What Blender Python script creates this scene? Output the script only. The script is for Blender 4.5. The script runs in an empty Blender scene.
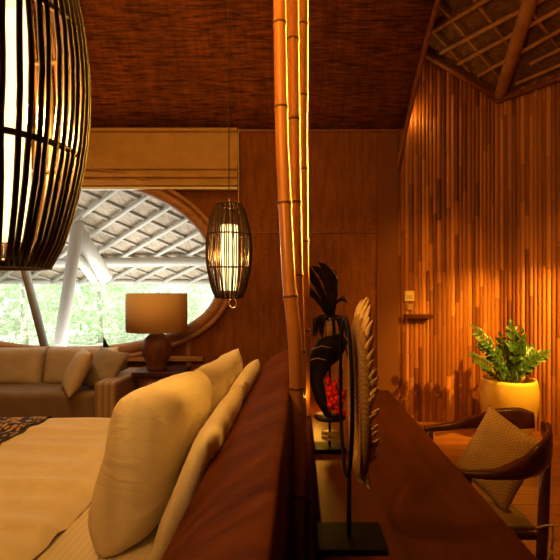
import bpy, bmesh, math, random
from mathutils import Vector, Matrix, noise
random.seed(7)
SC = bpy.context.scene
COL = SC.collection
PI = math.pi
F = 450.0; EYE = 1.4; VX = 300.0; VY = 290.0
def at(px, py, d):
    """a point of the room, d metres ahead, read off the photograph"""
    return Vector(((px-VX)/F*d, d, EYE-(py-VY)/F*d))

# ------------------------------------------------------------------ materials
def newmat(name):
    m = bpy.data.materials.new(name); m.use_nodes = True
    nt = m.node_tree; nt.nodes.clear()
    out = nt.nodes.new('ShaderNodeOutputMaterial')
    b = nt.nodes.new('ShaderNodeBsdfPrincipled')
    nt.links.new(b.outputs[0], out.inputs[0])
    return m, nt, b, out
def ramp(nt, src, stops):
    r = nt.nodes.new('ShaderNodeValToRGB')
    el = r.color_ramp.elements
    while len(el) < len(stops): el.new(0.5)
    for e, (p, c) in zip(el, stops):
        e.position = p; e.color = (c[0], c[1], c[2], 1)
    nt.links.new(src, r.inputs[0]); return r
def coords(nt, scale=(1,1,1), kind='Object', rot=(0,0,0)):
    tc = nt.nodes.new('ShaderNodeTexCoord'); mp = nt.nodes.new('ShaderNodeMapping')
    mp.inputs['Scale'].default_value = scale; mp.inputs['Rotation'].default_value = rot
    nt.links.new(tc.outputs[kind], mp.inputs[0]); return mp.outputs[0]
def noise_tex(nt, vec, scale=1.0, detail=4.0, rough=0.6):
    n = nt.nodes.new('ShaderNodeTexNoise')
    n.inputs['Scale'].default_value = scale; n.inputs['Detail'].default_value = detail
    n.inputs['Roughness'].default_value = rough
    nt.links.new(vec, n.inputs['Vector']); return n.outputs['Fac']
def bump(nt, b, src, strength=0.3, dist=0.01):
    n = nt.nodes.new('ShaderNodeBump'); n.inputs['Strength'].default_value = strength
    n.inputs['Distance'].default_value = dist
    nt.links.new(src, n.inputs['Height']); nt.links.new(n.outputs[0], b.inputs['Normal'])
def mixc(nt, a, b, fac, mode='MULTIPLY'):
    m = nt.nodes.new('ShaderNodeMix'); m.data_type = 'RGBA'; m.blend_type = mode
    m.inputs[0].default_value = fac
    nt.links.new(a, m.inputs[6]); nt.links.new(b, m.inputs[7]); return m.outputs[2]
def streak(name, c1, c2, scale, rough=0.5, bmp=0.2, lo=.3, hi=.7, dist=.005, spec=0.5):
    """noise stretched along an axis: wood, cane, woven matting"""
    m, nt, b, o = newmat(name)
    f = noise_tex(nt, coords(nt, scale), 1.0, 5, .65)
    r = ramp(nt, f, [(lo, c1), (hi, c2)])
    nt.links.new(r.outputs[0], b.inputs['Base Color'])
    b.inputs['Roughness'].default_value = rough
    b.inputs['Specular IOR Level'].default_value = spec
    if bmp: bump(nt, b, f, bmp, dist)
    return m
def plain(name, c, rough=0.6, var=0.12, scale=30, bmp=0.0, spec=0.5, metal=0.0):
    c2 = tuple(x*(1-var) for x in c)
    m = streak(name, c2, c, (scale, scale, scale), rough, bmp, spec=spec)
    m.node_tree.nodes['Principled BSDF'].inputs['Metallic'].default_value = metal
    return m
def matting(name, c1, c2, s_long, s_fine, axis_x=True, bmp=.6):
    m, nt, b, o = newmat(name)
    f1 = noise_tex(nt, coords(nt, (s_long, s_fine, s_fine)), 1, 3, .7)
    f2 = noise_tex(nt, coords(nt, (1.3, 1.3, 1.3)), 1, 3, .6)
    f3 = noise_tex(nt, coords(nt, (24, 3, 3)), 1, 2, .6)
    r = ramp(nt, f1, [(.34, c1), (.62, c2)])
    r2 = ramp(nt, f2, [(.3, (.7,.7,.7)), (.7, (1,1,1))])
    r3 = ramp(nt, f3, [(.35, (.7,.66,.62)), (.6, (1,1,1))])
    c = mixc(nt, r.outputs[0], r2.outputs[0], 1.0)
    c = mixc(nt, c, r3.outputs[0], .8)
    nt.links.new(c, b.inputs['Base Color'])
    b.inputs['Roughness'].default_value = .75; b.inputs['Specular IOR Level'].default_value = .25
    bump(nt, b, f1, bmp, .008)
    return m
def weave_cloth(name, c1, c2, scale=120, rough=.85, wr=0.0):
    m, nt, b, o = newmat(name)
    v = coords(nt, (scale, scale, scale))
    k = nt.nodes.new('ShaderNodeTexChecker'); k.inputs['Scale'].default_value = 1
    k.inputs['Color1'].default_value = (*c1, 1); k.inputs['Color2'].default_value = (*c2, 1)
    nt.links.new(v, k.inputs[0])
    f2 = noise_tex(nt, coords(nt, (6,6,6)), 1, 3)
    r2 = ramp(nt, f2, [(.3, (.82,.82,.82)), (.7, (1,1,1))])
    nt.links.new(mixc(nt, k.outputs[0], r2.outputs[0], 1), b.inputs['Base Color'])
    b.inputs['Roughness'].default_value = rough; b.inputs['Specular IOR Level'].default_value = .2
    bump(nt, b, k.outputs['Fac'], .25, .002)
    return m
def stripes(name, c1, c2, freq, axis=1, lo=.45, hi=.55, rough=.8):
    """woven stripes across one axis"""
    m, nt, b, o = newmat(name)
    sc = [0,0,0]; sc[axis] = freq
    w = nt.nodes.new('ShaderNodeTexWave'); w.wave_type = 'BANDS'; w.bands_direction = 'XYZ'[axis]
    w.inputs['Scale'].default_value = freq; w.inputs['Distortion'].default_value = .3
    nt.links.new(coords(nt), w.inputs[0])
    r = ramp(nt, w.outputs['Fac'], [(lo, c1), (hi, c2)])
    nt.links.new(r.outputs[0], b.inputs['Base Color'])
    b.inputs['Roughness'].default_value = rough; b.inputs['Specular IOR Level'].default_value = .25
    return m
def slat_mat(name, c1, c2, c3, rough=.42):
    """bamboo slats: tone of each slat from the mesh, fine grain along z"""
    m, nt, b, o = newmat(name)
    a = nt.nodes.new('ShaderNodeAttribute'); a.attribute_name = 'tone'
    r = ramp(nt, a.outputs['Fac'], [(0, c1), (.5, c2), (1, c3)])
    f = noise_tex(nt, coords(nt, (60, 60, 2.5)), 1, 4)
    r2 = ramp(nt, f, [(.3, (.78,.78,.78)), (.65, (1,1,1))])
    nt.links.new(mixc(nt, r.outputs[0], r2.outputs[0], .9), b.inputs['Base Color'])
    b.inputs['Roughness'].default_value = rough; b.inputs['Specular IOR Level'].default_value = .4
    return m
def planks(name, c1, c2, w, l, rough=.3, along_x=True):
    m, nt, b, o = newmat(name)
    v = coords(nt, (1,1,1), rot=(0,0,0 if along_x else PI/2))
    k = nt.nodes.new('ShaderNodeTexBrick')
    k.inputs['Color1'].default_value = (*c1,1); k.inputs['Color2'].default_value = (*c2,1)
    k.inputs['Mortar'].default_value = (c1[0]*.25, c1[1]*.25, c1[2]*.25, 1)
    k.inputs['Scale'].default_value = 1; k.inputs['Mortar Size'].default_value = .004
    k.inputs['Brick Width'].default_value = l; k.inputs['Row Height'].default_value = w
    nt.links.new(v, k.inputs[0])
    f = noise_tex(nt, coords(nt, (3,40,40) if along_x else (40,3,40)), 1, 5)
    r2 = ramp(nt, f, [(.3, (.6,.6,.6)), (.7, (1,1,1))])
    nt.links.new(mixc(nt, k.outputs[0], r2.outputs[0], .8), b.inputs['Base Color'])
    b.inputs['Roughness'].default_value = rough
    return m
def emis_mix(name, c, strength, clear=.5):
    m, nt, b, o = newmat(name); nt.nodes.remove(b)
    f = noise_tex(nt, coords(nt, (8,8,30)), 1, 2)
    r = ramp(nt, f, [(.3, tuple(x*.85 for x in c)), (.7, c)])
    e = nt.nodes.new('ShaderNodeEmission'); e.inputs[1].default_value = strength
    nt.links.new(r.outputs[0], e.inputs[0])
    t = nt.nodes.new('ShaderNodeBsdfTransparent')
    x = nt.nodes.new('ShaderNodeMixShader'); x.inputs[0].default_value = 1-clear
    nt.links.new(t.outputs[0], x.inputs[1]); nt.links.new(e.outputs[0], x.inputs[2])
    nt.links.new(x.outputs[0], o.inputs[0]); return m
def glass_mat(name):
    m, nt, b, o = newmat(name); nt.nodes.remove(b)
    t = nt.nodes.new('ShaderNodeBsdfTransparent'); t.inputs[0].default_value = (.96,.98,.97,1)
    g = nt.nodes.new('ShaderNodeBsdfGlossy'); g.inputs['Roughness'].default_value = .03
    lw = nt.nodes.new('ShaderNodeFresnel'); lw.inputs[0].default_value = 1.25
    x = nt.nodes.new('ShaderNodeMixShader')
    nt.links.new(lw.outputs[0], x.inputs[0]); nt.links.new(t.outputs[0], x.inputs[1]); nt.links.new(g.outputs[0], x.inputs[2])
    nt.links.new(x.outputs[0], o.inputs[0]); return m
def leaf_mat(name, c1, c2, rough=.4, scale=25, trans=.0):
    m = streak(name, c1, c2, (scale,)*3, rough, 0)
    if trans:
        nt = m.node_tree; b = nt.nodes['Principled BSDF']; o = nt.nodes['Material Output']
        t = nt.nodes.new('ShaderNodeBsdfTranslucent'); nt.links.new(b.inputs['Base Color'].links[0].from_socket, t.inputs[0])
        x = nt.nodes.new('ShaderNodeMixShader'); x.inputs[0].default_value = trans
        nt.links.new(b.outputs[0], x.inputs[1]); nt.links.new(t.outputs[0], x.inputs[2]); nt.links.new(x.outputs[0], o.inputs[0])
    return m

def linen_mat():
    m, nt, b, o = newmat('white_linen')
    f = noise_tex(nt, coords(nt, (5,11,5)), 1, 3, .55); n = f.node; n.inputs['Distortion'].default_value = 1.2
    r = ramp(nt, noise_tex(nt, coords(nt, (60,60,60)), 1), [(.3,(.80,.74,.62)),(.7,(.84,.78,.66))])
    nt.links.new(r.outputs[0], b.inputs['Base Color']); b.inputs['Roughness'].default_value = .8
    b.inputs['Specular IOR Level'].default_value = .2
    bump(nt, b, f, .32, .03); return m
M = dict(
 ceil = matting('woven_ceiling_matting', (.11,.032,.011), (.46,.165,.05), 5, 52),
 wallm = matting('plain_wall_matting', (.27,.094,.024), (.36,.135,.034), 30, 90, bmp=.2),
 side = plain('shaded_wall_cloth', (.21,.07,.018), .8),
 cane = streak('trim_cane', (.16,.05,.016), (.34,.12,.035), (30,30,4), .45),
 slat = slat_mat('bamboo_slats', (.20,.062,.014), (.40,.145,.034), (.66,.28,.066)),
 roofm = matting('bamboo_roof_matting', (.16,.07,.03), (.34,.17,.06), 12, 40),
 batten = streak('roof_batten', (.36,.17,.05), (.62,.33,.11), (6,6,6), .5),
 floor = planks('floor_boards', (.36,.13,.03), (.50,.20,.05), .14, 1.6, .32),
 bamboo = streak('bamboo_culm', (.30,.115,.03), (.55,.25,.07), (25,25,1.6), .32),
 node = plain('bamboo_node', (.12,.045,.015), .6),
 desk = streak('desk_wood', (.085,.018,.004), (.185,.046,.008), (14,1.6,14), .42, .1, spec=.3),
 head = streak('headboard_wood', (.085,.019,.003), (.19,.054,.008), (3,7,3), .7, .1, spec=.02),
 darkwood = streak('dark_wood', (.035,.012,.006), (.10,.03,.012), (20,20,3), .4),
 chairw = streak('chair_wood', (.07,.020,.008), (.16,.045,.016), (5,25,25), .25, .05),
 lampw = streak('lamp_wood', (.10,.035,.014), (.24,.09,.035), (20,20,3), .45),
 linen = linen_mat(),
 sheet = stripes('striped_sheet', (.78,.71,.58), (.84,.77,.64), 14, 0),
 duvet = plain('duvet_cotton', (.86,.79,.66), .8, .06, 40, .1, .2),
 sofa = stripes('sofa_stripe', (.30,.21,.14), (.42,.31,.22), 6, 0, .3, .7),
 sofac = weave_cloth('sofa_cushion_cloth', (.52,.43,.33), (.44,.36,.27), 150),
 seatc = weave_cloth('sofa_seat_cloth', (.27,.19,.13), (.22,.15,.10), 150),
 pil1 = weave_cloth('throw_beige', (.62,.52,.40), (.52,.43,.32), 140),
 pil2 = weave_cloth('throw_taupe', (.36,.29,.22), (.28,.22,.16), 140),
 pil3 = weave_cloth('throw_pale', (.74,.70,.62), (.66,.62,.54), 140),
 blind = weave_cloth('blind_cloth', (.62,.42,.20), (.52,.34,.15), 90),
 white = plain('white_paint', (.85,.84,.80), .5, .04),
 shade = stripes('shade_cloth', (.60,.42,.23), (.64,.45,.25), 22, 0, .2, .8),
 rib = streak('dark_rib', (.018,.008,.003), (.060,.026,.008), (40,40,6), .4),
 tube = emis_mix('glowing_diffuser', (1,.76,.32), 3.4, .35),
 cord = plain('dark_cord', (.05,.03,.02), .7),
 steel = plain('black_metal', (.010,.006,.005), .55, .2, spec=.15),
 feather = streak('pale_feather', (.70,.48,.18), (.92,.70,.34), (30,30,30), .6),
 band = weave_cloth('woven_band', (.56,.34,.12), (.36,.20,.07), 170),
 black = streak('black_feather', (.006,.005,.005), (.022,.013,.010), (60,60,12), .75, .4, spec=.15),
 red = plain('red_bead', (.92,.03,.025), .3, .3, 40),
 bone = plain('bone', (.62,.48,.30), .5),
 olive = weave_cloth('seat_cane', (.52,.36,.12), (.36,.24,.07), 160),
 chp = weave_cloth('chair_cushion_weave', (.66,.45,.20), (.44,.28,.11), 130),
 pot = plain('glazed_pot', (.92,.62,.12), .4, .08, 8),
 soil = plain('soil', (.03,.018,.01), .9, .4),
 leafA = leaf_mat('glossy_leaf', (.02,.055,.014), (.075,.16,.03), .35),
 stem = plain('green_stem', (.12,.20,.05), .5),
 cream = plain('switch_plastic', (.80,.62,.30), .4, .04),
 glass = glass_mat('window_glass'),
 frame = streak('window_rim', (.30,.15,.07), (.50,.27,.13), (4,20,20), .45),
 mull = plain('taupe_mullion',(.27,.25,.23),.6),
 porchb = matting('porch_boards', (.54,.44,.33), (.68,.57,.44), 6, 30, bmp=.2),
 porchw = plain('porch_pole', (.60,.57,.51), .6, .05),
 bark = streak('tree_bark', (.55,.52,.44), (.70,.67,.58), (12,12,3), .8),
 l1 = leaf_mat('hazed_pale_leaf', (.66,.80,.56), (.88,.95,.78), .6, 4, .5),  # garden leaf colours are paled to put the outdoor haze into them
 l2 = leaf_mat('hazed_green_leaf', (.50,.72,.42), (.80,.93,.68), .6, 4, .5),
 l3 = leaf_mat('hazed_yellow_leaf', (.70,.80,.54), (.90,.95,.76), .6, 4, .5),
 ground = plain('garden_ground', (.62,.62,.48), .9, .25, 2),
)
def runner_mat():
    m, nt, b, o = newmat('runner_weave')
    v = nt.nodes.new('ShaderNodeTexVoronoi'); v.inputs['Scale'].default_value = 1
    nt.links.new(coords(nt, (42, 26, 10)), v.inputs['Vector'])
    r = ramp(nt, v.outputs['Distance'], [(.42, (.50,.33,.16)), (.52, (.045,.025,.014))])
    nt.links.new(r.outputs[0], b.inputs['Base Color']); b.inputs['Roughness'].default_value = .9
    return m
M['runner'] = runner_mat()

# ------------------------------------------------------------------ mesh helpers
class MB:
    def __init__(s): s.v=[]; s.f=[]; s.mi=[]; s.sm=[]; s.tone=[]
    def add(s, vs, fs, mi=0, smooth=True, tone=0.5, mat=None):
        o = len(s.v)
        s.v += [tuple(mat @ Vector(v)) if mat else tuple(v) for v in vs]
        for f in fs:
            s.f.append([i+o for i in f]); s.mi.append(mi); s.sm.append(smooth); s.tone.append(tone)
        return s
    def box(s, x0,x1,y0,y1,z0,z1, mi=0, mat=None, tone=.5):
        vs=[(x,y,z) for x in (x0,x1) for y in (y0,y1) for z in (z0,z1)]
        return s.add(vs, [(0,1,3,2),(4,6,7,5),(0,4,5,1),(2,3,7,6),(0,2,6,4),(1,5,7,3)], mi, False, tone, mat)
    def tube(s, pts, rad, n=10, mi=0, caps=True, mat=None, closed=False):
        pts=[Vector(p) for p in pts]; k=len(pts)
        if not hasattr(rad,'__len__'): rad=[rad]*k
        vs=[]; fs=[]; N=None
        for i,p in enumerate(pts):
            if closed: t=pts[(i+1)%k]-pts[i-1]
            else: t=pts[min(i+1,k-1)]-pts[max(i-1,0)]
            if t.length<1e-9: t=Vector((0,0,1))
            t.normalize()
            if N is None:
                a=Vector((0,0,1)) if abs(t.z)<.9 else Vector((1,0,0)); N=t.cross(a).normalized()
            N=(N-t*N.dot(t)).normalized(); B=t.cross(N)
            for j in range(n):
                a=2*PI*j/n; vs.append(p+(N*math.cos(a)+B*math.sin(a))*rad[i])
        for i in range(k if closed else k-1):
            for j in range(n):
                a=i*n+j; b=i*n+(j+1)%n; i2=((i+1)%k)*n
                fs.append((a,b,i2+(j+1)%n,i2+j))
        if caps and not closed:
            fs.append(tuple(reversed(range(n)))); fs.append(tuple((k-1)*n+j for j in range(n)))
        return s.add(vs,fs,mi,True,.5,mat)
    def sweep(s, pts, w, h, n=12, mi=0):
        """flat rounded band: w thick sideways, h tall"""
        pts=[Vector(p) for p in pts]; k=len(pts); vs=[]; fs=[]
        for i,p in enumerate(pts):
            t=(pts[min(i+1,k-1)]-pts[max(i-1,0)]).normalized()
            N=t.cross(Vector((0,0,1))).normalized(); B=N.cross(t)
            for j in range(n):
                a=2*PI*j/n; c=math.cos(a); d=math.sin(a)
                c=math.copysign(abs(c)**.7,c); d=math.copysign(abs(d)**.7,d)
                vs.append(p+N*c*w[i]/2+B*d*h[i]/2)
        for i in range(k-1):
            for j in range(n): fs.append((i*n+j,i*n+(j+1)%n,(i+1)*n+(j+1)%n,(i+1)*n+j))
        fs.append(tuple(reversed(range(n)))); fs.append(tuple((k-1)*n+j for j in range(n)))
        return s.add(vs,fs,mi,True)
    def lathe(s, prof, n=32, mi=0, mat=None, capb=False, capt=False):
        vs=[]; fs=[]
        for r,z in prof:
            for j in range(n):
                a=2*PI*j/n; vs.append((r*math.cos(a), r*math.sin(a), z))
        for i in range(len(prof)-1):
            for j in range(n): fs.append((i*n+j,i*n+(j+1)%n,(i+1)*n+(j+1)%n,(i+1)*n+j))
        if capb: fs.append(tuple(reversed(range(n))))
        if capt: fs.append(tuple((len(prof)-1)*n+j for j in range(n)))
        return s.add(vs,fs,mi,True,.5,mat)
    def ball(s, c, r, mi=0, n=8, sc=(1,1,1)):
        prof=[(max(1e-4,math.sin(PI*i/n))*r, -math.cos(PI*i/n)*r) for i in range(n+1)]
        return s.lathe(prof, 10, mi, Matrix.Translation(c)@Matrix.Diagonal((*sc,1)))
    def build(s, name, mats, parent=None, tone=False, bevel=0, solid=0, sub=0):
        me=bpy.data.meshes.new(name); me.from_pydata(s.v,[],s.f)
        mats = mats if isinstance(mats,(list,tuple)) else [mats]
        for m in mats: me.materials.append(m)
        me.polygons.foreach_set('material_index', s.mi)
        me.polygons.foreach_set('use_smooth', s.sm)
        if tone:
            a=me.attributes.new('tone','FLOAT','FACE'); a.data.foreach_set('value', s.tone)
        me.update()
        o=bpy.data.objects.new(name,me); COL.objects.link(o)
        if parent: o.parent=parent; o.matrix_parent_inverse = parent.matrix_basis.inverted()
        if solid:
            x=o.modifiers.new('t','SOLIDIFY'); x.thickness=solid; x.offset=0
        if sub:
            x=o.modifiers.new('s','SUBSURF'); x.levels=sub; x.render_levels=sub
        if bevel:
            x=o.modifiers.new('b','BEVEL'); x.width=bevel; x.segments=3; x.limit_method='ANGLE'
            for p in me.polygons: p.use_smooth=True
            y=o.modifiers.new('w','WEIGHTED_NORMAL'); y.keep_sharp=False
        return o
def tag(o,label=None,cat=None,group=None,kind=None):
    if label: o['label']=label
    if cat: o['category']=cat
    if group: o['group']=group
    if kind: o['kind']=kind
    return o
def struct(o): o['kind']='structure'; return o
def thing(name,loc,label,cat,group=None):
    o=bpy.data.objects.new(name,None); COL.objects.link(o); o.location=loc; o.empty_display_size=.05
    return tag(o,label,cat,group)
def cushion(w,h,t,n=26,seed=0,wr=.006,pinch=.07,pw=2.6,rnd_=0.0):
    """a filled square cushion: x across, y up, z thick"""
    mb=MB(); vs=[]; fs=[]
    def pt(i,j,sgn):
        u=-1+2*i/n; v=-1+2*j/n
        e=max(0,(1-abs(u)**pw)*(1-abs(v)**pw))**.5
        k=1-pinch*(1-abs(v)**2)*abs(u)**2; q=1-pinch*(1-abs(u)**2)*abs(v)**2
        x=u*w/2*k*(1-rnd_*u*u*v**4); y=v*h/2*q*(1-rnd_*v*v*u**4)
        z=sgn*(t/2*e)
        p=Vector((x*7+seed*3.1,y*7+sgn*5,seed))
        if e>0: z+= sgn*(noise.noise(p*.8)*wr*1.2+(1-abs(noise.noise(p*1.7))*2)*wr*.9+noise.noise(p*4)*wr*.35)*min(1,e*1.5)
        return (x,y,z)
    idx={}
    for sgn in (1,-1):
        for i in range(n+1):
            for j in range(n+1):
                edge = i in (0,n) or j in (0,n)
                if edge and sgn==-1: idx[(i,j,-1)]=idx[(i,j,1)]; continue
                idx[(i,j,sgn)]=len(vs); vs.append(pt(i,j,sgn))
    for i in range(n):
        for j in range(n):
            a=[(i,j),(i+1,j),(i+1,j+1),(i,j+1)]
            fs.append(tuple(idx[(*q,1)] for q in a)); fs.append(tuple(idx[(*q,-1)] for q in reversed(a)))
    mb.add(vs,fs); return mb
def frame_mat(c,xa,ya):
    xa=Vector(xa).normalized(); ya=Vector(ya); ya=(ya-xa*ya.dot(xa)).normalized(); za=xa.cross(ya)
    m=Matrix((xa,ya,za)).transposed().to_4x4(); m.translation=Vector(c); return m
def place(o,m): o.matrix_world=m; return o

# ------------------------------------------------------------------ the room
W = 4.75                                    # far woven wall
PC = Vector((2.133,4.80)); RD = Vector((.35,-.5)).normalized(); RN = Vector((.5,.35)).normalized()
def roof_z(x,y): return 3.43+.727*(-( (x-PC.x)*RN.x+(y-PC.y)*RN.y ))
struct(MB().box(-4.5,5.0,-1.7,4.9,-.12,0).build('floor',M['floor']))

# oval window opening in the far wall
WC=(-2.43,1.453); WA=1.565; WU=1.077; WL=.654; WE=2.2
def oval(n=96,k=1.0,dx=0):
    out=[]
    for i in range(n):
        a=2*PI*i/n; c=math.cos(a); s_=math.sin(a)
        out.append((WC[0]+math.copysign(abs(c)**(2/WE),c)*(WA+dx), WC[1]+math.copysign(abs(s_)**(2/WE),s_)*((WU if s_>0 else WL)+dx)))
    return out
bm=bmesh.new()
outer=[(-4.45,0),(1.013,0),(1.013,2.77),(1.108,3.09),(-4.45,3.09)]
es=[]
for loop in (outer,oval()):
    vv=[bm.verts.new((x,W,z)) for x,z in loop]
    es+=[bm.edges.new((vv[i],vv[(i+1)%len(vv)])) for i in range(len(vv))]
bmesh.ops.triangle_fill(bm,use_beauty=True,use_dissolve=False,edges=es,normal=(0,-1,0))
me=bpy.data.meshes.new('wall_far'); bm.to_mesh(me); bm.free(); me.materials.append(M['wallm'])
wf=bpy.data.objects.new('wall_far',me); COL.objects.link(wf); struct(wf)
x=wf.modifiers.new('t','SOLIDIFY'); x.thickness=.04; x.offset=0
# seam laths on the far wall
struct(MB().box(-.68,.80,W-.034,W-.021,2.00,2.014).build('trim_1',M['cane']))
struct(MB().box(-.68,1.03,W-.036,W-.021,3.06,3.085).build('trim_2',M['cane']))
# boxed-out end of the far wall, its shade put into a darker colour
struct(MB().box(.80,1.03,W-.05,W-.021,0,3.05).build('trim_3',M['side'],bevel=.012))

# curved woven ceiling
prof=[(4.75,3.09),(4.52,3.36),(4.3,3.59),(4.08,3.79),(3.917,3.92),(3.6,4.14),(3.3,4.32),(2.9,4.51),(2.5,4.65),(2.0,4.78),(1.5,4.85),(.7,4.9),(-1.65,4.9)]
def vault_x(y): return 1.108+.10*(W-y)
mb=MB(); vs=[]; fs=[]
for y,z in prof: vs+= [(-4.5,y,z),(-1.5,y,z),(vault_x(y),y,z)]
for i in range(len(prof)-1):
    for j in range(2): a=i*3+j; fs.append((a,a+1,a+4,a+3))
mb.add(vs,fs); struct(mb.build('ceiling',M['ceil'],solid=.03))
edge=[(1.018,W-.03,2.66),(1.06,W-.035,2.86),(1.108,W-.04,3.09)]+[(vault_x(y),y-.02,z-.02) for y,z in prof[1:]]
struct(MB().tube(edge,.026,10).build('trim_4',M['cane']))
# closing wall above the vault's open edge
vs=[];fs=[]
for y,z in prof: vs+=[(vault_x(y)-.04,y,z+.03),(vault_x(y)-.04,y,roof_z(1.0,y)+.3)]
for i in range(len(prof)-1): a=2*i; fs.append((a,a+1,a+3,a+2))
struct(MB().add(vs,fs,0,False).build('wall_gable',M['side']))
struct(MB().box(-4.5,-4.4,-1.7,4.78,0,4.95).build('wall_left',M['wallm']))
struct(MB().box(-4.5,5.0,-1.75,-1.65,0,9).build('wall_near',M['wallm']))

# bamboo-slat walls of the study corner
def slat_wall(name,p0,dirv,length,ztop,inward,seed):
    rnd=random.Random(seed); mb=MB(); u=0; d=Vector((*dirv,0)); nrm=Vector((*inward,0))
    while u<length:
        w=rnd.uniform(.034,.052); z=-rnd.uniform(0,.9); zt=ztop(u+w/2)
        base=rnd.uniform(.2,.8)
        while z<zt:
            z2=min(zt,z+rnd.uniform(.3,1.2)); t=min(1,max(0,base+rnd.uniform(-.42,.42)))
            z0=max(0,z)
            if z2>0.01:
                vs=[];K=4
                for zz in (z0+.0015,z2-.0015):
                    for k in range(K+1):
                        a=k/K; p=Vector((*p0,0))+d*(u+w*(.03+.94*a))+nrm*(.004+.011*math.sin(PI*a)+t*.003); vs.append((p.x,p.y,zz))
                mb.add(vs,[(k,k+1,K+2+k,K+1+k) for k in range(K)],0,True,t)
            z=z2
        u+=w
    # backing board
    a=Vector((*p0,0)); b=a+d*length
    mb.add([a,b,b+Vector((0,0,ztop(length))),a+Vector((0,0,ztop(0)))],[(0,1,2,3)],0,False,0)
    return struct(mb.build(name,M['slat'],tone=True))
slat_wall('wall_back',(PC.x-1.10,PC.y),(1,0),1.10,lambda u: roof_z(PC.x-1.10+u,PC.y)+.12,(0,-1),3)
slat_wall('wall_right',(PC.x,PC.y),tuple(RD),3.9,lambda u:3.56,tuple(-RN),5)
e=PC+RD*3.9
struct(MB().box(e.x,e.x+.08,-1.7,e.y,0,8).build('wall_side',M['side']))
# bamboo roof over the study corner
xs=[.9,2.2,3.5,5.0]; ys=[-1.7,1.5,3.2,4.86]; vs=[(a,b,roof_z(a,b)+.03) for a in xs for b in ys]; fs=[(i*4+j,i*4+j+1,i*4+j+5,i*4+j+4) for i in range(3) for j in range(3)]
roof=struct(MB().add(vs,fs,0,False).build('ceiling.001',M['roofm']))
def roof_pt(px,py,off=0):
    ax=(px-VX)/F; az=(VY-py)/F
    k=3.43+.727*(PC.x*RN.x+PC.y*RN.y)-off
    d=(k-EYE)/(az+.727*(ax*RN.x+RN.y)); return Vector((ax*d,d,EYE+az*d))
for a,b,r,off in [((420,39),(520,-20),.028,.05),((440,53),(560,-10),.028,.05),((458,64),(566,6),.026,.05),((478,76),(590,14),.024,.05),
                  ((530,64),(620,20),.022,.05),((516,84),(600,48),.022,.05),
                  ((425,-12),(505,84),.018,.02),((455,-25),(520,60),.018,.02),((400,-5),(470,72),.018,.02),((500,-30),(560,50),.018,.02)]:
    p,q=roof_pt(*a,off),roof_pt(*b,off)
    if b[1]<30: q=p+(q-p)*1.7
    if a[1]<0: p=q+(p-q)*1.7
    MB().tube([p,p.lerp(q,.5),q],r*.8,8).build('batten',M['batten'],roof)
p=Vector((2.10,4.72,3.44)); q=roof_pt(530,0,.08); q2=p+(q-p)*2.2
MB().tube([p,q,q2],[.062,.066,.07],14).build('hip_pole',M['batten'],roof)
# wall-plate poles along the tops of the slat walls
MB().tube([(1.06,PC.y-.06,roof_z(1.06,PC.y)-.03),(PC.x-.02,PC.y-.06,3.40)],.03,8).build('wall_plate',M['cane'],roof)
a=Vector((*PC,3.40))+Vector((*(-RN),0))*.06; MB().tube([a,a+Vector((*RD,0))*3.6],.03,8).build('wall_plate',M['cane'],roof)

# the window itself
win=bpy.data.objects.new('window_1',None); COL.objects.link(win); win.location=(WC[0],W,WC[1]); struct(win)
MB().tube([(x_,W-.05,z_) for x_,z_ in oval(96,1,.05)],.062,10,closed=True).build('frame',M['frame'],win)
MB().tube([(x_,W-.09,z_) for x_,z_ in oval(96,1,.13)],.028,8,closed=True).build('frame',M['frame'],win)
pane=oval(96,1,.0); MB().add([(x_,W+.03,z_) for x_,z_ in pane],[tuple(range(96))],0,False).build('pane',M['glass'],win)
a=at(6,195,W-.02); b=at(46,352,W-.02)
MB().sweep([a,a.lerp(b,.5),b],[.10]*3,[.06]*3,8).build('mullion',M['mull'],win)
a=at(-120,250,W-.02); b=at(-80,352,W-.02); MB().sweep([a,a.lerp(b,.5),b],[.10]*3,[.06]*3,8).build('mullion',M['mull'],win)
# panel laths and low ledge below the window
struct(MB().box(-1.19,-1.14,W-.05,W-.021,0,.92).build('trim_5',M['frame'],bevel=.008))
struct(MB().box(-4.4,-1.0,W-.11,W-.021,.66,.71).build('trim_6',M['frame'],bevel=.01))
struct(MB().box(-1.64,-.40,W-.05,W-.021,.40,.46).build('trim_7',M['cane'],bevel=.008))

# ------------------------------------------------------------------ outside
struct(MB().box(-30,14,4.95,40,-.35,-.25).build('garden_ground',M['ground']))
PR=lambda x_,y_: 3.40-.442*(y_-5.2)
pr=thing('porch_roof',(-3,7,2.6),'pale lattice porch roof sloping down outside the oval window','roof')
vs=[(x_,y_,PR(x_,y_)+.07) for x_ in (-11,0.8) for y_ in (4.9,9.4)]
MB().add(vs,[(0,1,3,2)],0,False).build('roof_boards',M['porchb'],pr,solid=.03)
def clipline(p,d):
    t0,t1=-30,30
    for k,(lo,hi) in enumerate(((-10.8,.7),(5.0,9.3))):
        a,b=(lo-p[k])/d[k],(hi-p[k])/d[k]; t0=max(t0,min(a,b)); t1=min(t1,max(a,b))
    return t0,t1
u1=Vector((-1.19,.94)).normalized(); n1=Vector((.62,.785)); u2=Vector((.70,.714)).normalized(); n2=Vector((-.714,.70))
for k in range(-16,12):
    p=Vector((-2.23,6.56))+n1*.355*k; t0,t1=clipline(p,u1)
    if t1-t0<.4: continue
    a=p+u1*t0; b=p+u1*t1
    if max(a.x,b.x)<-7.5: continue
    MB().tube([(a.x,a.y,PR(*a)-.03),(b.x,b.y,PR(*b)-.03)],.034,8).build('rafter',M['porchw'],pr)
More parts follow.
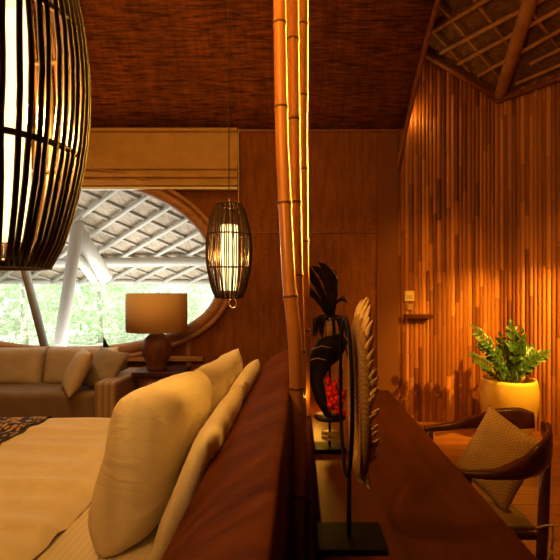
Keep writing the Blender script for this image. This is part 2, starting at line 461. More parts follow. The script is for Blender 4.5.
for k in range(-10,14):
    p=Vector((-2.67,6.43))+n2*.42*k; t0,t1=clipline(p,u2)
    if t1-t0<.4: continue
    a=p+u2*t0; b=p+u2*t1
    if max(a.x,b.x)<-7.5: continue
    MB().tube([(a.x,a.y,PR(*a)+.025),(b.x,b.y,PR(*b)+.025)],.022,6).build('batten',M['porchw'],pr)
MB().tube([(-11,8.3,PR(0,8.3)-.13),(-4,8.35,PR(0,8.35)-.11),(.8,8.1,PR(0,8.1)-.16)],.085,10).build('eave_beam',M['porchw'],pr)
MB().tube([(-11,9.35,PR(0,9.35)+.02),(.8,9.35,PR(0,9.35)+.0)],.05,8).build('eave_pole',M['porchw'],pr)
def post(px0,py0,px1,py1,d,label,struts):
    a=at(px0,py0,d); b=at(px1,py1,d); b2=a+(b-a)*((a.z+.25)/(a.z-b.z)); a=a+(a-b2).normalized()*0
    t=thing('porch_post',b2,label,'post','white posts holding the porch roof')
    MB().tube([b2,b2.lerp(a,.5),a],[.10,.09,.085],12).build('trunk',M['porchw'],t)
    for q0,q1,r in struts:
        MB().tube([at(*q0),at(*q1)],r,10).build('strut',M['porchw'],t)
post(78,222,60,345,7.0,'white slanting forked post seen through the oval window behind the sofa',[((74,226,7.0),(106,278,7.9),.12),((72,250,7.0),(94,280,7.9),.07)])
def tree(px,d,w,h,z0,m,label,n=900,ls=.16):
    rnd=random.Random(int(px*7+d)); c=Vector(((px-VX)/F*d,d,0))
    t=thing('garden_tree',(c.x,c.y,-.25),label,'tree','pale sunlit trees beyond the porch')
    MB().tube([(c.x,c.y,-.25),(c.x+.1,c.y,z0),(c.x,c.y,z0+h*.6)],[.12,.09,.04],8).build('trunk',M['bark'],t)
    mb=MB()
    for i in range(n):
        th=rnd.uniform(0,2*PI); ph=math.acos(rnd.uniform(-1,1)); r=rnd.uniform(.45,1)**.6
        bl=1+.35*noise.noise(Vector((math.cos(th)*2,math.sin(th)*2,ph*2+px)))
        p=c+Vector((math.cos(th)*math.sin(ph)*w/2*r*bl, math.sin(th)*math.sin(ph)*w/2*r*bl, z0+h/2+math.cos(ph)*h/2*r*bl))
        ax=Vector((rnd.uniform(-1,1),rnd.uniform(-1,1),rnd.uniform(-1,.4))).normalized(); bx=ax.cross(Vector((rnd.random(),rnd.random(),rnd.random()+.1))).normalized()
        s_=1.0*ls*rnd.uniform(.7,1.4)
        mb.add([p-bx*s_*.3,p+ax*s_*.5-bx*0,p+bx*s_*.3,p-ax*s_*.6],[(0,1,2,3)],0,False)
    mb.build('foliage',m,t)
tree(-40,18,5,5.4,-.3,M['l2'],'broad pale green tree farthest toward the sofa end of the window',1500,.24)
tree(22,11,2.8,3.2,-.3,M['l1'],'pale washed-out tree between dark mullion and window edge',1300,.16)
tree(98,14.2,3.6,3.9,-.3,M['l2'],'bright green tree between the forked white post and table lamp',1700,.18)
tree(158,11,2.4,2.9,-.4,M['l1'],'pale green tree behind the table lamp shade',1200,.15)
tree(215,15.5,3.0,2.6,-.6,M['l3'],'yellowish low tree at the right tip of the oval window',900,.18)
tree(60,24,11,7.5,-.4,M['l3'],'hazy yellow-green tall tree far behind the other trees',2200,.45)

# ------------------------------------------------------------------ bed
HBP=[(-.37,.60),(-.30,.78),(-.245,.925),(-.16,1.01),(-.060,1.062),(-.036,1.062),(-.036,0),(-.37,0)]
bed=thing('platform_bed',(-1.35,1.6,0),'wide wooden bed with striped sheet and sloping reddish wood headboard','bed')
MB().box(-2.36,-.30,.66,2.52,.0,.34).build('bed_frame',M['darkwood'],bed,bevel=.02)
mb=MB().box(-2.33,-.385,.62,2.56,.34,.62); mb.build('mattress',M['sheet'],bed,bevel=.045)
hb=MB(); vs=[]
for y in (.35,2.72): vs+=[(a,y,b) for a,b in HBP]
K=len(HBP); hb.add(vs,[(k,(k+1)%K,K+(k+1)%K,K+k) for k in range(K)]+[tuple(range(K-1,-1,-1)),tuple(range(K,2*K))],0,False)
hb.build('headboard',M['head'],bed,bevel=.008)
# duvet
mb=MB(); vs=[];fs=[]; NX,NY=70,76
def duv(i,j):
    u=i/NX; v=j/NY; x_=-.76-u*1.64; y_=.50+v*2.16
    z_=.672+.012*noise.noise(Vector((x_*2.2,y_*2.6,1)))+.021*noise.noise(Vector((x_*1.3,y_*11+x_*1.2,4)))+.004*noise.noise(Vector((x_*4,y_*24,9)))
    if y_>2.54: k=(y_-2.54)/.12; z_-=.30*k**1.6; y_=2.54+.07*math.sin(min(1,k)*PI/2)+.02*math.sin(x_*9)*k
    if y_<.66: k=(.66-y_)/.16; z_-=.34*k**1.6; y_=.66-.07*math.sin(min(1,k)*PI/2)-.02*math.sin(x_*9)*k
    if u>.94: k=(u-.94)/.06; z_-=.30*k**1.5; x_=-.76-.94*1.64-.06*k
    e=min(1,u*22); z_=z_-.042*(1-e**.5)
    z_+= .006*math.exp(-((x_+.96)/.014)**2)
    return (x_+.012*noise.noise(Vector((y_*3,2,7)))*(1-u),y_,z_)
for i in range(NX+1):
    for j in range(NY+1): vs.append(duv(i,j))
for i in range(NX):
    for j in range(NY): a=i*(NY+1)+j; fs.append((a,a+1,a+NY+2,a+NY+1))
mb.add(vs,fs); tag(mb.build('duvet',M['duvet']),'cream duvet spread over the bed with its hem turned toward the pillows','duvet')
mb=MB(); vs=[];fs=[]
for i in range(31):
    for j in range(NY+1):
        k=int(NX*(.41+.42*i/30)); p=duv(k,j); d=duv(min(NX,k+1),j)
        n_=.010; yy=p[1]+(n_ if p[1]>2.54 else (-n_ if p[1]<.66 else 0)); vs.append((p[0],yy,p[2]+n_))
for i in range(30):
    for j in range(NY): a=i*(NY+1)+j; fs.append((a,a+1,a+NY+2,a+NY+1))
mb.add(vs,fs); tag(mb.build('bed_runner',M['runner']),'dark brown and tan patterned runner lying across the duvet','bed runner')
# pillows
G='white pillows on the bed'
def bed_pillow(c,ya,up,w,h,t,seed,label,wr=.008,pinch=.03,r_=.12,pw=3.0):
    o=cushion(w,h,t,44,seed,wr,pinch,pw,r_).build('bed_pillow',M['linen'])
    place(o,frame_mat(c,ya,up)); return tag(o,label,'pillow',G)
bed_pillow((-.492,1.58,.846),(.11,1,-.03),(.22,0,1),.58,.48,.20,1,'big wrinkled white pillow upright in the front row, nearest to the viewer',.006,.0,.02,6)
bed_pillow((-.428,2.17,.848),(.12,1,0),(.20,0,1),.68,.47,.16,2,'brightly lit white pillow of the front row, at the window end',.013,.07,0)
bed_pillow((-.322,1.56,.808),(.0,1,0),(.36,0,.93),.76,.42,.10,3,'white pillow lying against the headboard behind the big wrinkled pillow',.004,.0,.04,4)
bed_pillow((-.318,2.22,.815),(.0,1,0),(.38,0,.92),.64,.43,.10,4,'white pillow against the headboard at the window end, only its edge showing',.004,.03,0,5)

# ------------------------------------------------------------------ lanterns
def lantern(loc,zc,H,R,label,loop,energy,ztop):
    t=thing('pendant_lantern',(loc[0],loc[1],zc-H/2),label,'lantern','ribbed pendant lanterns beside the bed')
    T=Matrix.Translation((loc[0],loc[1],zc))
    def rad(s_): return R*(.57+.43*math.cos(s_*PI/2*.98)**.8) if abs(s_)<1 else R*.57
    mb=MB(); N=58; rnd=random.Random(3)
    for k in range(N):
        a=2*PI*k/N+rnd.uniform(-.025,.025); pts=[]; dr=rnd.uniform(-.003,.002)
        for q in range(15):
            s_=-1+2*q/14; aa=a+rnd.uniform(-.008,.008); r=rad(s_)+dr
            pts.append((r*math.cos(aa),r*math.sin(aa),s_*H/2))
        mb.tube(pts,.0040,6,mat=T)
    mb.build('rib_cage',M['rib'],t)
    for s_ in (-1,-.36,.36,1):
        r=rad(s_)-.004
        MB().tube([(r*math.cos(a*PI/20),r*math.sin(a*PI/20),s_*H/2*.985) for a in range(40)],.0065 if abs(s_)==1 else .005,8,closed=True,mat=T).build('hoop',M['rib'],t)
    MB().lathe([(R*.39,-H*.42),(R*.39,-H*.2),(R*.39,0),(R*.39,H*.28)],28,mat=T).build('diffuser',M['tube'],t)
    # top spider and cord
    mb=MB()
    for a in (0,PI/2): 
        r=rad(1); mb.tube([(r*math.cos(a),r*math.sin(a),H/2),(-r*math.cos(a),-r*math.sin(a),H/2)],.004,6,mat=T)
    mb.build('crossbar',M['rib'],t)
    mb=MB().tube([(loc[0],loc[1],zc+H*.24),(loc[0],loc[1],ztop)],.0035,6); mb.build('cord',M['cord'],t)
    if loop:
        pts=[(.03+.022*math.sin(a),-.05,-H/2-.03-.028*math.cos(a)) for a in [i*2*PI/14 for i in range(14)]]
        MB().tube(pts,.003,6,closed=True,mat=T).build('hanging_loop',M['bone'],t)
    l=bpy.data.lights.new('lantern_bulb','POINT'); l.energy=energy; l.color=(1,.52,.12); l.shadow_soft_size=.014
    lo=bpy.data.objects.new('lantern_bulb',l); COL.objects.link(lo); lo.location=(loc[0],loc[1],zc-H*.05)
    return t
lantern(((-8-VX)/F*.70,.70),1.715,.56,.135,'large dark ribbed lantern hanging close by, cut off by the picture edge',False,80,4.88)
lantern(((229-VX)/F*2.7,2.70),1.632,.56,.135,'ribbed lantern hanging farther off before the right tip of the oval window',True,46,4.55)

# ------------------------------------------------------------------ bamboo poles
def pole(pts,r0,r1,label,seed,first):
    rnd=random.Random(seed); pts=[Vector(p) for p in pts]
    # resample
    L=[0]
    for a,b in zip(pts,pts[1:]): L.append(L[-1]+(b-a).length)
    def pos(s_):
        for i in range(len(pts)-1):
            if s_<=L[i+1] or i==len(pts)-2:
                return pts[i].lerp(pts[i+1],(s_-L[i])/(L[i+1]-L[i]))
    mb=MB(); P=[];R=[]; s_=first; nodes=[]
    while s_<L[-1]: nodes.append(s_); s_+=rnd.uniform(.26,.36)
    ss=sorted(set([0,L[-1]]+[i*.06 for i in range(int(L[-1]/.06)+1)]+[n+d for n in nodes for d in (-.02,-.007,0,.007,.02) if 0<n+d<L[-1]]))
    for s_ in ss:
        r=r0+(r1-r0)*s_/L[-1]
        for n in nodes:
            if abs(s_-n)<.021: r*= {0:1.10,7:1.07,20:.985}[min((0,7,20),key=lambda q:abs(q-abs(s_-n)*1000))]
        P.append(pos(s_)+Vector((.002*math.sin(s_*3+seed),0,0))); R.append(r)
    mb.tube(P,R,16)
    for n in nodes:
        if n+.006<L[-1]:
            r=(r0+(r1-r0)*n/L[-1])*1.105; mb.tube([pos(n-.004)+Vector((.002*math.sin(n*3+seed),0,0)),pos(n+.004)+Vector((.002*math.sin(n*3+seed),0,0))],r,16,1)
    o=mb.build('bamboo_pole',[M['bamboo'],M['node']])
    return tag(o,label,'bamboo pole','bamboo poles standing between headboard and desk')
def pp(px,py,d): return at(px,py,d)
pole([(.004,1.50,0),pp(299,540,1.5),pp(297,420,1.5),pp(294.5,340,1.5),pp(288.5,280,1.5),pp(282.5,140,1.5),pp(280,0,1.5),(-.085,1.5,4.80)],.025,.018,'front bamboo pole of the three, leaning away at the top toward the bed',11,.10)
pole([(.0,1.62,0),pp(300,420,1.62),pp(299,340,1.62),pp(297.5,280,1.62),pp(295,140,1.62),pp(292.5,0,1.62),(-.04,1.62,4.78)],.022,.022,'middle bamboo pole of the three, behind the front one',12,.22)
pole([(.022,1.74,0),pp(305,420,1.74),pp(304.5,280,1.74),pp(302.5,140,1.74),pp(302.5,0,1.74),(.01,1.74,4.76)],.021,.021,'bamboo pole nearest the desk, with a brightly lit yellow edge',13,.3)

# ------------------------------------------------------------------ desk and things on it
DZ=.75
desk=thing('desk',(.32,1.6,0),'long red-brown wooden desk running behind the headboard toward the wall','desk')
MB().box(.056,.577,.30,2.93,DZ-.05,DZ).build('desktop',M['desk'],desk,bevel=.006)
for y in (.38,1.66,2.82): MB().box(.08,.50,y,y+.05,0,DZ-.05).build('leg',M['desk'],desk,bevel=.004)
MB().box(.062,.08,.38,2.87,.12,DZ-.05).build('back_panel',M['desk'],desk)
# near ornament: stand with feather collar
st=thing('display_stand',(.135,1.165,DZ),'black metal stand with wide flat base at the near end of the desk','stand')
MB().box(.040+.005,.215,1.10,1.235,DZ,DZ+.014).build('base',M['steel'],st,bevel=.003)
MB().tube([(.127,1.165,DZ+.01),(.127,1.165,.93)],.0055,8).build('rod',M['steel'],st)
CX,CY,CZ=.126,1.165,1.128
MB().tube([(CX-.008,CY+.150*math.cos(a),CZ+.20*math.sin(a)) for a in [i*2*PI/48 for i in range(48)]],.0048,8,closed=True).build('hoop',M['steel'],st)
col=thing('feather_collar',(CX+.02,CY,CZ-.22),'round collar of pale feathers and woven band mounted on the black stand','ornament')
mb=MB(); vs=[];fs=[]; NA=72
for i in range(NA):
    a=2*PI*i/NA
    for r,dx in ((.135,.014),(.150,.002),(.165,.0),(.185,.006),(.198,.016),(.19,.026),(.14,.028)):
        vs.append((CX+.01+dx,CY+r*math.cos(a)*.80,CZ+r*1.08*math.sin(a)))
for i in range(NA):
    for k in range(7): a=i*7+k; b=i*7+(k+1)%7; c=((i+1)%NA)*7; fs.append((a,b,c+(k+1)%7,c+k))
mb.add(vs,fs); mb.build('woven_band',M['band'],col)
rnd=random.Random(5)
for i in range(60):
    a=2*PI*i/60+rnd.uniform(-.03,.03); L_=rnd.uniform(.034,.050)*(1.35 if math.sin(a)>.75 else 1)
    mb=MB(); r0=.178
    rd=Vector((0,math.cos(a)*.80,math.sin(a)*1.08)).normalized(); tg=Vector((0,-math.sin(a),math.cos(a)))
    b0=Vector((CX+.024+rnd.uniform(0,.012),CY+r0*.80*math.cos(a),CZ+r0*1.08*math.sin(a)))
    up=(.95 if math.sin(a)>-.75 else -.3) if math.cos(a)<.35 else .1
    dr=(rd*.62+Vector((rnd.uniform(0,.22),0,up+rnd.uniform(-.15,.15)))).normalized(); wv=Vector((1,0,0))-dr*dr.x; wv.normalize()
    vs=[];W_=.0085
    for q,(s_,w_) in enumerate(((0,.5),(.3,1),(.65,.9),(.88,.5),(1,.05))):
        p=b0+dr*L_*s_+Vector((.010*s_*s_,0,0)); nn=dr.cross(wv)
        vs+=[p-wv*W_*w_,p+nn*.002,p+wv*W_*w_,p-nn*.002]
    fs=[(q*4+k,q*4+(k+1)%4,q*4+4+(k+1)%4,q*4+4+k) for q in range(4) for k in range(4)]
    mb.add(vs,fs); mb.build('feather',M['feather'],col)
# far ornament: stand with plumed headdress
HX,HY=.121,1.83
s2=thing('display_stand',(HX,HY,DZ),'small black stand with square foot and round plate, farther along the desk','stand')
MB().box(HX-.062,HX+.062,HY-.05,HY+.05,DZ,DZ+.018).build('base',M['steel'],s2,bevel=.003)
MB().tube([(HX,HY,DZ+.01),(HX,HY,1.10)],.005,8).build('rod',M['steel'],s2)
MB().lathe([(.001,-.006),(.062,-.006),(.065,0),(.062,.006),(.001,.006)],28,mat=Matrix.Translation((HX,HY,.885))).build('plate',M['steel'],s2)
for z in (.80,.82): MB().lathe([(.001,-.003),(.036,-.003),(.036,.003),(.001,.003)],20,mat=Matrix.Translation((HX+.003,HY,z))).build('collar',M['bone'],s2)
hd=thing('plumed_headdress',(HX,HY,.90),'black plumed headdress with hanging tail and red beads on the far stand','headdress')
# crest (cap) curving over, then the tail hanging on the bed side
cap=[at(345,338,HY),at(338,343,HY),at(328,350,HY),at(319,362,HY),at(316,380,HY),at(321,400,HY),at(327,416,HY-.03)]
mb=MB(); mb.tube(cap,[.022,.044,.060,.050,.030,.022,.008],16); mb.build('crest',M['black'],hd)
mb=MB()
for q,(y_,xa,xb) in enumerate(((346,312,332),(358,308,326))):
    mb.tube([at(xa,y_+3,HY-.055),at((xa+xb)/2,y_,HY-.075),at(xb,y_+2,HY-.070)],.0016,5)
mb.build('stripe',M['bone'],hd)
rnd=random.Random(9)
mb=MB(); mb.tube([at(331,340,HY),at(331,318,HY)],[.016,.014],10); mb.build('neck',M['bone'],hd)
def plume(pts,w,name='plume',m='black'):
    """a curved feather: shaft and vane"""
    P=[Vector(p) for p in pts]; mb=MB(); mb.tube(P,[.0035]*(len(P)-1)+[.001],6)
    vs=[];fs=[];K=14; 
    def bz(t):
        Q=P[:]
        while len(Q)>1: Q=[a.lerp(b,t) for a,b in zip(Q,Q[1:])]
        return Q[0]
    for k in range(K+1):
        t=k/K; p=bz(t); d=(bz(min(1,t+.02))-bz(max(0,t-.02))).normalized(); s_=d.cross(Vector((0,1,0))).normalized()
        ww=.8*w*(.35+1.1*t)*(1-t**6)**.8*(1+.12*math.sin(k*2.3))
        vs+=[p-s_*ww+Vector((0,.006,0)),p+Vector((0,-.004,0)),p+s_*ww+Vector((0,.006,0))]
    for k in range(K):
        for c in range(2): a=k*3+c; fs.append((a,a+1,a+4,a+3))
    mb.add(vs,fs); mb.build(name,M[m],hd)
B=lambda x_,y_,d=0: at(x_,y_,HY+d)
for pts,w in [((B(330,322),B(326,296),B(316,280),B(302,262,-.02)),.020),((B(331,322),B(330,292),B(326,270),B(311,266,.01)),.017),
              ((B(332,322),B(336,296),B(336,272),B(318,262,-.02)),.020),((B(331,322),B(322,304),B(314,292),B(303,286,.02)),.016),
              ((B(333,320),B(335,300),B(338,280),B(330,270,.03)),.016),((B(333,308),B(338,300),B(344,296),B(348,304,-.02)),.007)]:
    plume(pts,w)
for k in range(9):
    a=2*PI*k/9; r=.045+.012*rnd.random(); c=B(330,322)
    o_=Vector((math.cos(a)*r,math.sin(a)*r,0))
    plume((c,c+o_*.7+Vector((0,0,.028)),c+o_*1.35+Vector((0,0,.01)),c+o_*1.35+Vector((0,0,-.06-.02*rnd.random()))),.008,'tassel')
mb=MB()
for k in range(46):
    z=rnd.uniform(.90,1.04); mb.ball((HX+.018+rnd.uniform(-.032,.034),HY-.005+rnd.uniform(-.03,.03),z),rnd.uniform(.009,.015),0,6)
mb.build('bead_cluster',M['red'],hd)
mb=MB(); mb.tube([B(343,338),B(349,360),B(350,400),B(349,420)],.004,6); mb.tube([B(338,345),B(342,372),B(342,414)],.0035,6); mb.build('hanging_cord',M['black'],hd)

# ------------------------------------------------------------------ chair
ch=thing('armchair',(.80,1.9,0),'dark wooden armchair with curved paddle-shaped back rails at the desk','armchair')
far=[(.592,2.13,.742),(.72,2.165,.745),(.85,2.19,.760),(.95,2.175,.780),(1.03,2.125,.795),(1.075,2.07,.80)]
near=[(.596,1.66,.725),(.70,1.625,.735),(.80,1.62,.757),(.88,1.66,.775),(.955,1.735,.785),(1.01,1.83,.80),(1.035,1.91,.815),(1.04,1.93,.82)]
def resamp(P,A,B_,n=28):
    out=[];a2=[];b2=[]
    P=[Vector(p) for p in P]
    for k in range(n):
        t=k/(n-1)*(len(P)-1); i=min(int(t),len(P)-2); f=t-i
        p0=P[max(i-1,0)];p1=P[i];p2=P[i+1];p3=P[min(i+2,len(P)-1)]
        out.append(.5*((2*p1)+(p2-p0)*f+(2*p0-5*p1+4*p2-p3)*f*f+(3*p1-p0-3*p2+p3)*f**3))
        g=f*f*(3-2*f); a2.append(A[i]*(1-g)+A[i+1]*g); b2.append(B_[i]*(1-g)+B_[i+1]*g)
    return out,a2,b2
P,A,B_=resamp(far,[.03,.045,.038,.03,.026,.02],[.024,.034,.062,.092,.10,.075]); MB().sweep(P,A,B_,14).build('armrest',M['chairw'],ch)
P,A,B_=resamp(near,[.03,.045,.042,.034,.03,.028,.024,.012],[.022,.036,.075,.11,.125,.115,.075,.03]); MB().sweep(P,A,B_,14).build('armrest',M['chairw'],ch)
for p0,p1 in (((.955,1.745,.76),(.905,1.72,0)),((1.0,2.14,.77),(.96,2.14,0)),((.615,1.66,.72),(.62,1.70,0)),((.612,2.13,.735),(.615,2.12,0))):
    p0,p1=Vector(p0),Vector(p1); MB().tube([p1,p1.lerp(p0,.3),p1.lerp(p0,.65),p0],[.013,.018,.021,.018],12).build('leg',M['chairw'],ch)
MB().box(.625,.94,1.745,2.125,.425,.462).build('seat_frame',M['chairw'],ch,bevel=.012)
MB().box(.645,.925,1.765,2.105,.455,.478).build('seat',M['olive'],ch,bevel=.01)
o=MB(); cu=cushion(.30,.34,.10,26,8,.004).build('throw_pillow',M['chp'])
place(cu,frame_mat((.862,1.965,.672),(.40,-.75,-.30),(.35,.05,.90)))
tag(cu,'brown woven cushion leaning inside the dark wooden armchair','cushion')
mb=MB(); base=Vector((.955,1.70,.50))
pts=[(.90,1.705,.50),(.925,1.69,.515),(.955,1.70,.51),(.958,1.702,.46),(.950,1.70,.42)]
mb.tube(pts,.0045,6)
for k in range(7): a=2*PI*k/7; mb.tube([(.950,1.70,.42),(.950+.010*math.cos(a),1.70+.010*math.sin(a),.37)],.002,4)
tag(mb.build('tie_cord',M['bone']),'pale tasselled cord tied around the armchair leg','cord')

# ------------------------------------------------------------------ plant
pc=Vector((1.985,4.28,0))
pl=thing('potted_plant',pc,'glossy green plant in a big yellow glazed pot in the corner','plant')
T=Matrix.Translation(pc)
MB().lathe([(.001,0),(.17,0),(.185,.02),(.225,.15),(.258,.32),(.262,.44),(.250,.53),(.240,.56),(.228,.56),(.235,.50),(.232,.44)],40,mat=T).build('pot',M['pot'],pl)
MB().lathe([(.001,.49),(.12,.495),(.238,.47)],32,mat=T).build('soil',M['soil'],pl)
def frond(tip,seed,bend=.25,nl=11,ls=.085):
    rnd=random.Random(seed); b0=pc+Vector((rnd.uniform(-.07,.07),rnd.uniform(-.07,.05),.48)); tip=Vector(tip)
    mid=b0.lerp(tip,.5)+Vector((0,0,bend*(tip-b0).length*.6)); mb=MB()
    bz=lambda t: (b0*(1-t)**2+mid*2*t*(1-t)+tip*t*t)
    mb.tube([bz(i/9) for i in range(10)],[.010-.0075*i/9 for i in range(10)],7,1)
    for k in range(nl):
        t=.25+.75*k/(nl-1); p=bz(t); d=(bz(min(1,t+.03))-bz(t-.03)).normalized(); 
        up=Vector((rnd.uniform(-.3,.3),-.7,.6)); sd=d.cross(up).normalized(); upn=sd.cross(d).normalized()
        for sg in ((1,-1) if k<nl-1 else (0,)):
            dr=(sd*sg*.85+d*(.65 if sg else 1)+upn*.25*rnd.uniform(0,1)).normalized(); L_=ls*rnd.uniform(.85,1.15)*(1-.35*abs(t-.55)); wv=dr.cross(upn).normalized()
            vs=[];
            for s_,w_,dz in ((0,.04,0),(.3,.24,.008),(.6,.25,.006),(.85,.13,-.004),(1,.01,-.012)):
                q=p+dr*L_*s_+upn*dz; vs+=[q-wv*L_*w_+upn*.006,q,q+wv*L_*w_+upn*.006]
            mb.add(vs,[(a*3+c,a*3+c+1,a*3+c+4,a*3+c+3) for a in range(4) for c in range(2)])
    mb.build('frond',[M['leafA'],M['stem']],pl)
for i,(x_,y_,d_) in enumerate(((474,330,4.2),(472,358,4.1),(511,326,4.3),(521,334,4.25),(544,354,4.25),(496,364,4.02),(488,350,4.35),(500,338,4.4),(530,348,4.4),(516,350,4.05),(480,343,4.3))):
    frond(at(x_,y_,d_),20+i,.28 if abs(x_-508)>20 else .05)

# ------------------------------------------------------------------ on the slat wall
sw=thing('wall_switch',at(409,296,PC.y),'small square cream switch plate on the bamboo wall above the ledge','switch')
c=at(409.5,296,PC.y-.03); MB().box(c.x-.05,c.x+.05,PC.y-.036,PC.y-.015,c.z-.055,c.z+.055).build('plate',M['cream'],sw,bevel=.006)
MB().box(c.x-.03,c.x+.03,PC.y-.042,PC.y-.034,c.z-.03,c.z+.01).build('rocker',M['bone'],sw,bevel=.003)
c=at(410,307,PC.y-.03); tag(MB().box(c.x-.032,c.x+.034,PC.y-.034,PC.y-.015,c.z-.032,c.z+.03).build('card_holder',M['band'],bevel=.004),'dim brown card holder on the bamboo wall between switch plate and ledge','holder')
c=at(418.5,316,PC.y-.05); tag(MB().box(c.x-.14,c.x+.14,PC.y-.10,PC.y-.012,c.z-.026,c.z+.02).build('wall_shelf',M['chairw'],bevel=.006),'narrow dark wooden ledge on the bamboo wall beneath the switch','shelf')

# ------------------------------------------------------------------ sofa end of the room
so=thing('sofa',(-2.8,4.2,0),'long low taupe sofa under the oval window','sofa')
MB().box(-4.05,-1.60,3.92,4.58,.0,.21).build('plinth',M['frame'],so,bevel=.01)
MB().box(-3.90,-1.755,3.87,4.40,.215,.515).build('seat_cushion',M['seatc'],so,bevel=.05)
MB().box(-3.90,-1.755,4.36,4.60,.215,.70).build('back_frame',M['seatc'],so,bevel=.03)
for x0,x1 in ((-4.10,-3.90),(-1.755,-1.565)): MB().box(x0,x1,3.82,4.60,.05,.615).build('armrest',M['sofa'],so,bevel=.03)
for k in range(3):
    x1=-1.77-.70*k; o=cushion(.70,.38,.22,20,30+k,.003,.02,5).build('back_cushion',M['sofac'],so)
    o.matrix_parent_inverse=Matrix.Translation(-so.location)
    o.matrix_basis=frame_mat((x1-.35,4.36,.655),(1,0,0),(0,.25,1))
def throw(c,xa,up,w,h,t,m,seed,label):
    o=cushion(w,h,t,24,seed,.006,.08).build('throw_pillow',M[m]); place(o,frame_mat(c,xa,up)); tag(o,label,'cushion','throw cushions on the sofa')
throw(at(77,371,3.98),(.55,-.80,-.05),(.42,.12,.88),.38,.42,.14,'pil1',41,'light beige cushion tilted against the darker cushion on the sofa')
throw(at(105,369,4.12),(.88,-.30,-.12),(.50,.40,.75),.34,.40,.12,'pil2',42,'darker taupe cushion leaning on the sofa arm')
throw(at(103,365,4.30),(.95,0,.1),(0.1,.35,.95),.30,.34,.08,'pil3',43,'pale cushion peeking out behind the taupe cushion on the sofa')
# side table and lamp
TX,TY=-1.385,4.28
stb=thing('side_table',(TX,TY,0),'dark wooden side table with drum pedestal beside the sofa arm','side table')
TT=Matrix.Translation((TX,TY,0))
MB().lathe([(.001,0),(.135,0),(.14,.02),(.14,.60),(.001,.60)],32,mat=TT).build('pedestal',M['lampw'],stb)
MB().box(TX-.16,TX+.30,TY-.16,TY+.20,.60,.645).build('table_top',M['darkwood'],stb,bevel=.006)
MB().box(TX+.16,TX+.28,TY-.10,TY+.16,0,.60).build('side_panel',M['darkwood'],stb,bevel=.006)
lx=(157-VX)/F*TY+.0
lp=thing('table_lamp',(lx,TY,.645),'table lamp with tan drum shade and carved brown wooden body','lamp')
TL=Matrix.Translation((lx,TY,.645))
MB().lathe([(.001,0),(.085,0),(.095,.015),(.085,.04),(.10,.07),(.13,.15),(.135,.22),(.115,.29),(.07,.335),(.045,.35),(.001,.352)],28,mat=TL).build('lamp_body',M['lampw'],lp)
MB().tube([(lx,TY,.645+.34),(lx,TY,1.20)],.008,8).build('stem',M['steel'],lp)
MB().lathe([(.272,.365),(.280,.365),(.282,.54),(.280,.722),(.272,.722)],48,mat=TL).build('lamp_shade',M['shade'],lp)
mb=MB()
for a in (0,2*PI/3,4*PI/3): mb.tube([(lx,TY,1.19),(lx+.274*math.cos(a),TY+.274*math.sin(a),1.30)],.004,6)
mb.build('shade_spider',M['steel'],lp)
hc=at(108,352,4.655); hc.z=.71
mb=MB(); mb.tube([hc,hc+Vector((-.012,0,.07)),hc+Vector((-.03,0,.13)),hc+Vector((-.045,0,.20))],[.045,.036,.022,.003],10)
tag(mb.build('horn_ornament',M['steel']),'small black pointed horn on the window ledge behind the sofa cushions','ornament')
# roman blind
bl=thing('roman_blind',(-2.2,W-.08,2.5),'folded tan roman blind above the oval window','blind')
x0,x1=-4.25,(237.5-VX)/F*(W-.1)
zt=3.06; zb=1.4+(290-187)/F*(W-.1)
mb=MB(); vs=[];fs=[]; pr_=[(0,0),(.0,.10),(.0,.26),(.035,.36),(.045,.385),(.01,.39),(.04,.44),(.05,.465),(.012,.47),(.045,.52),(.05,.545),(.0,.56)]
H_=zt-zb
for x_ in (x0,x1):
    for dy,dz in pr_: vs.append((x_,W-.075-dy,zt-dz/.56*H_))
K=len(pr_); fs=[(k,k+1,K+k+1,K+k) for k in range(K-1)]
mb.add(vs,fs,0,False); mb.build('fabric',M['blind'],bl,solid=.008)
MB().box(x0,x1,W-.125,W-.065,zb-.028,zb-.004).build('bottom_rail',M['white'],bl,bevel=.003)
MB().box(x0,x1,W-.11,W-.03,zt-.02,zt+.015).build('head_rail',M['blind'],bl,bevel=.004)
MB().tube([(x1+.012,W-.10,zt),(x1+.012,W-.10,zb-.32)],.004,6).build('pull_cord',M['white'],bl)

# ------------------------------------------------------------------ light
def lamp(kind,name,loc,e,c,size=.1,aim=None,spot=60,blend=.6,sy=None,spread=180):
    l=bpy.data.lights.new(name,kind); l.energy=e; l.color=c
    if kind=='AREA':
        l.size=size; l.spread=math.radians(spread)
        if sy: l.shape='RECTANGLE'; l.size_y=sy
    elif kind!='SUN': l.shadow_soft_size=size
    if kind=='SPOT': l.spot_size=math.radians(spot); l.spot_blend=blend
    o=bpy.data.objects.new(name,l); COL.objects.link(o); o.location=loc
    if aim is not None: o.rotation_euler=(Vector(aim)-Vector(loc)).to_track_quat('-Z','Y').to_euler()
    return o
AMB=(1,.44,.04)
lamp('SPOT','plant_spot',(2.60,3.30,2.08),430,(1,.53,.05),.012,(1.82,4.6,.72),58,.9)
lamp('SPOT','wall_spot',(1.5,3.2,3.0),150,AMB,.12,(1.36,4.8,.75),62,1)
lamp('SPOT','chair_spot',(2.1,2.5,3.4),120,AMB,.1,(1.35,2.35,.3),44,.8)
lamp('SPOT','side_spot',(1.7,3.0,2.7),95,AMB,.12,(2.75,4.1,.8),75,1)
lamp('POINT','roof_uplight',(1.16,4.66,3.25),3,(1,.55,.08),.03)
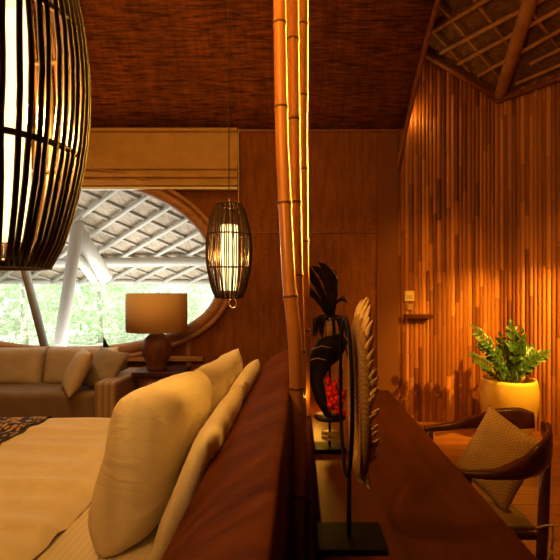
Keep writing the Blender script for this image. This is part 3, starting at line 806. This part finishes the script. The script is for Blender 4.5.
lamp('AREA','pole_strip',(.55,2.2,2.5),28,(1,.50,.06),.05,(.0,1.74,2.4),sy=1.8,spread=60)
lamp('POINT','desk_strip',(.085,2.40,.93),3.2,AMB,.03)
lamp('POINT','bead_fill',(.062,1.69,1.0),.25,AMB,.01)  # unseen lamp added to brighten the fronts of the red beads
lamp('AREA','bed_fill',(-1.6,2.0,4.2),44,(1,.46,.07),1.4,(-1.3,2.1,0))
lamp('SPOT','sofa_spot',(-2.3,2.9,3.7),95,(1,.66,.30),.15,(-2.3,4.3,.5),80,1)
lamp('AREA','window_fill',(-2.4,4.95,1.7),10,(1,.95,.86),1.6,(-2.2,2.0,.6),sy=1.0)  # area lamp added outside the glass to boost daylight on sofa and bed
lamp('AREA','ceiling_fill',(-.6,.4,2.6),42,(1,.42,.05),1.2,(-.5,4.2,3.9))  # soft lamp added out of view to brighten the woven ceiling
lamp('AREA','study_fill',(2.4,1.2,3.6),2.5,AMB,1.2,(1.6,4.8,1.6))
# daylight outside
lamp('SUN','sun',(0,0,20),5.5,(1,.97,.90),.02,aim=(-6,16,-4))
lamp('AREA','porch_fill',(-3.2,7.6,-.1),135,(1,.98,.95),3.0,(-3.2,7.3,3),sy=2.4)  # upward lamp added to brighten the underside of the porch roof
w=bpy.data.worlds.new('World'); SC.world=w; w.use_nodes=True
bg=w.node_tree.nodes['Background']; bg.inputs[0].default_value=(.93,.98,1,1); bg.inputs[1].default_value=1.3

cd=bpy.data.cameras.new('camera'); cam=bpy.data.objects.new('camera',cd); COL.objects.link(cam)
cam.location=(0,0,EYE); cam.rotation_euler=(PI/2,0,0)
cd.sensor_width=36; cd.lens=36*F/560; cd.shift_x=-20/560; cd.shift_y=10/560; cd.clip_start=.03
SC.camera=cam
SC.view_settings.view_transform='Standard'; SC.view_settings.look='None'; SC.view_settings.exposure=0; SC.view_settings.gamma=.93
SC.cycles.use_denoising=True
SC.cycles.max_bounces=8; SC.cycles.diffuse_bounces=5; SC.cycles.transparent_max_bounces=16
SC.cycles.sample_clamp_indirect=4
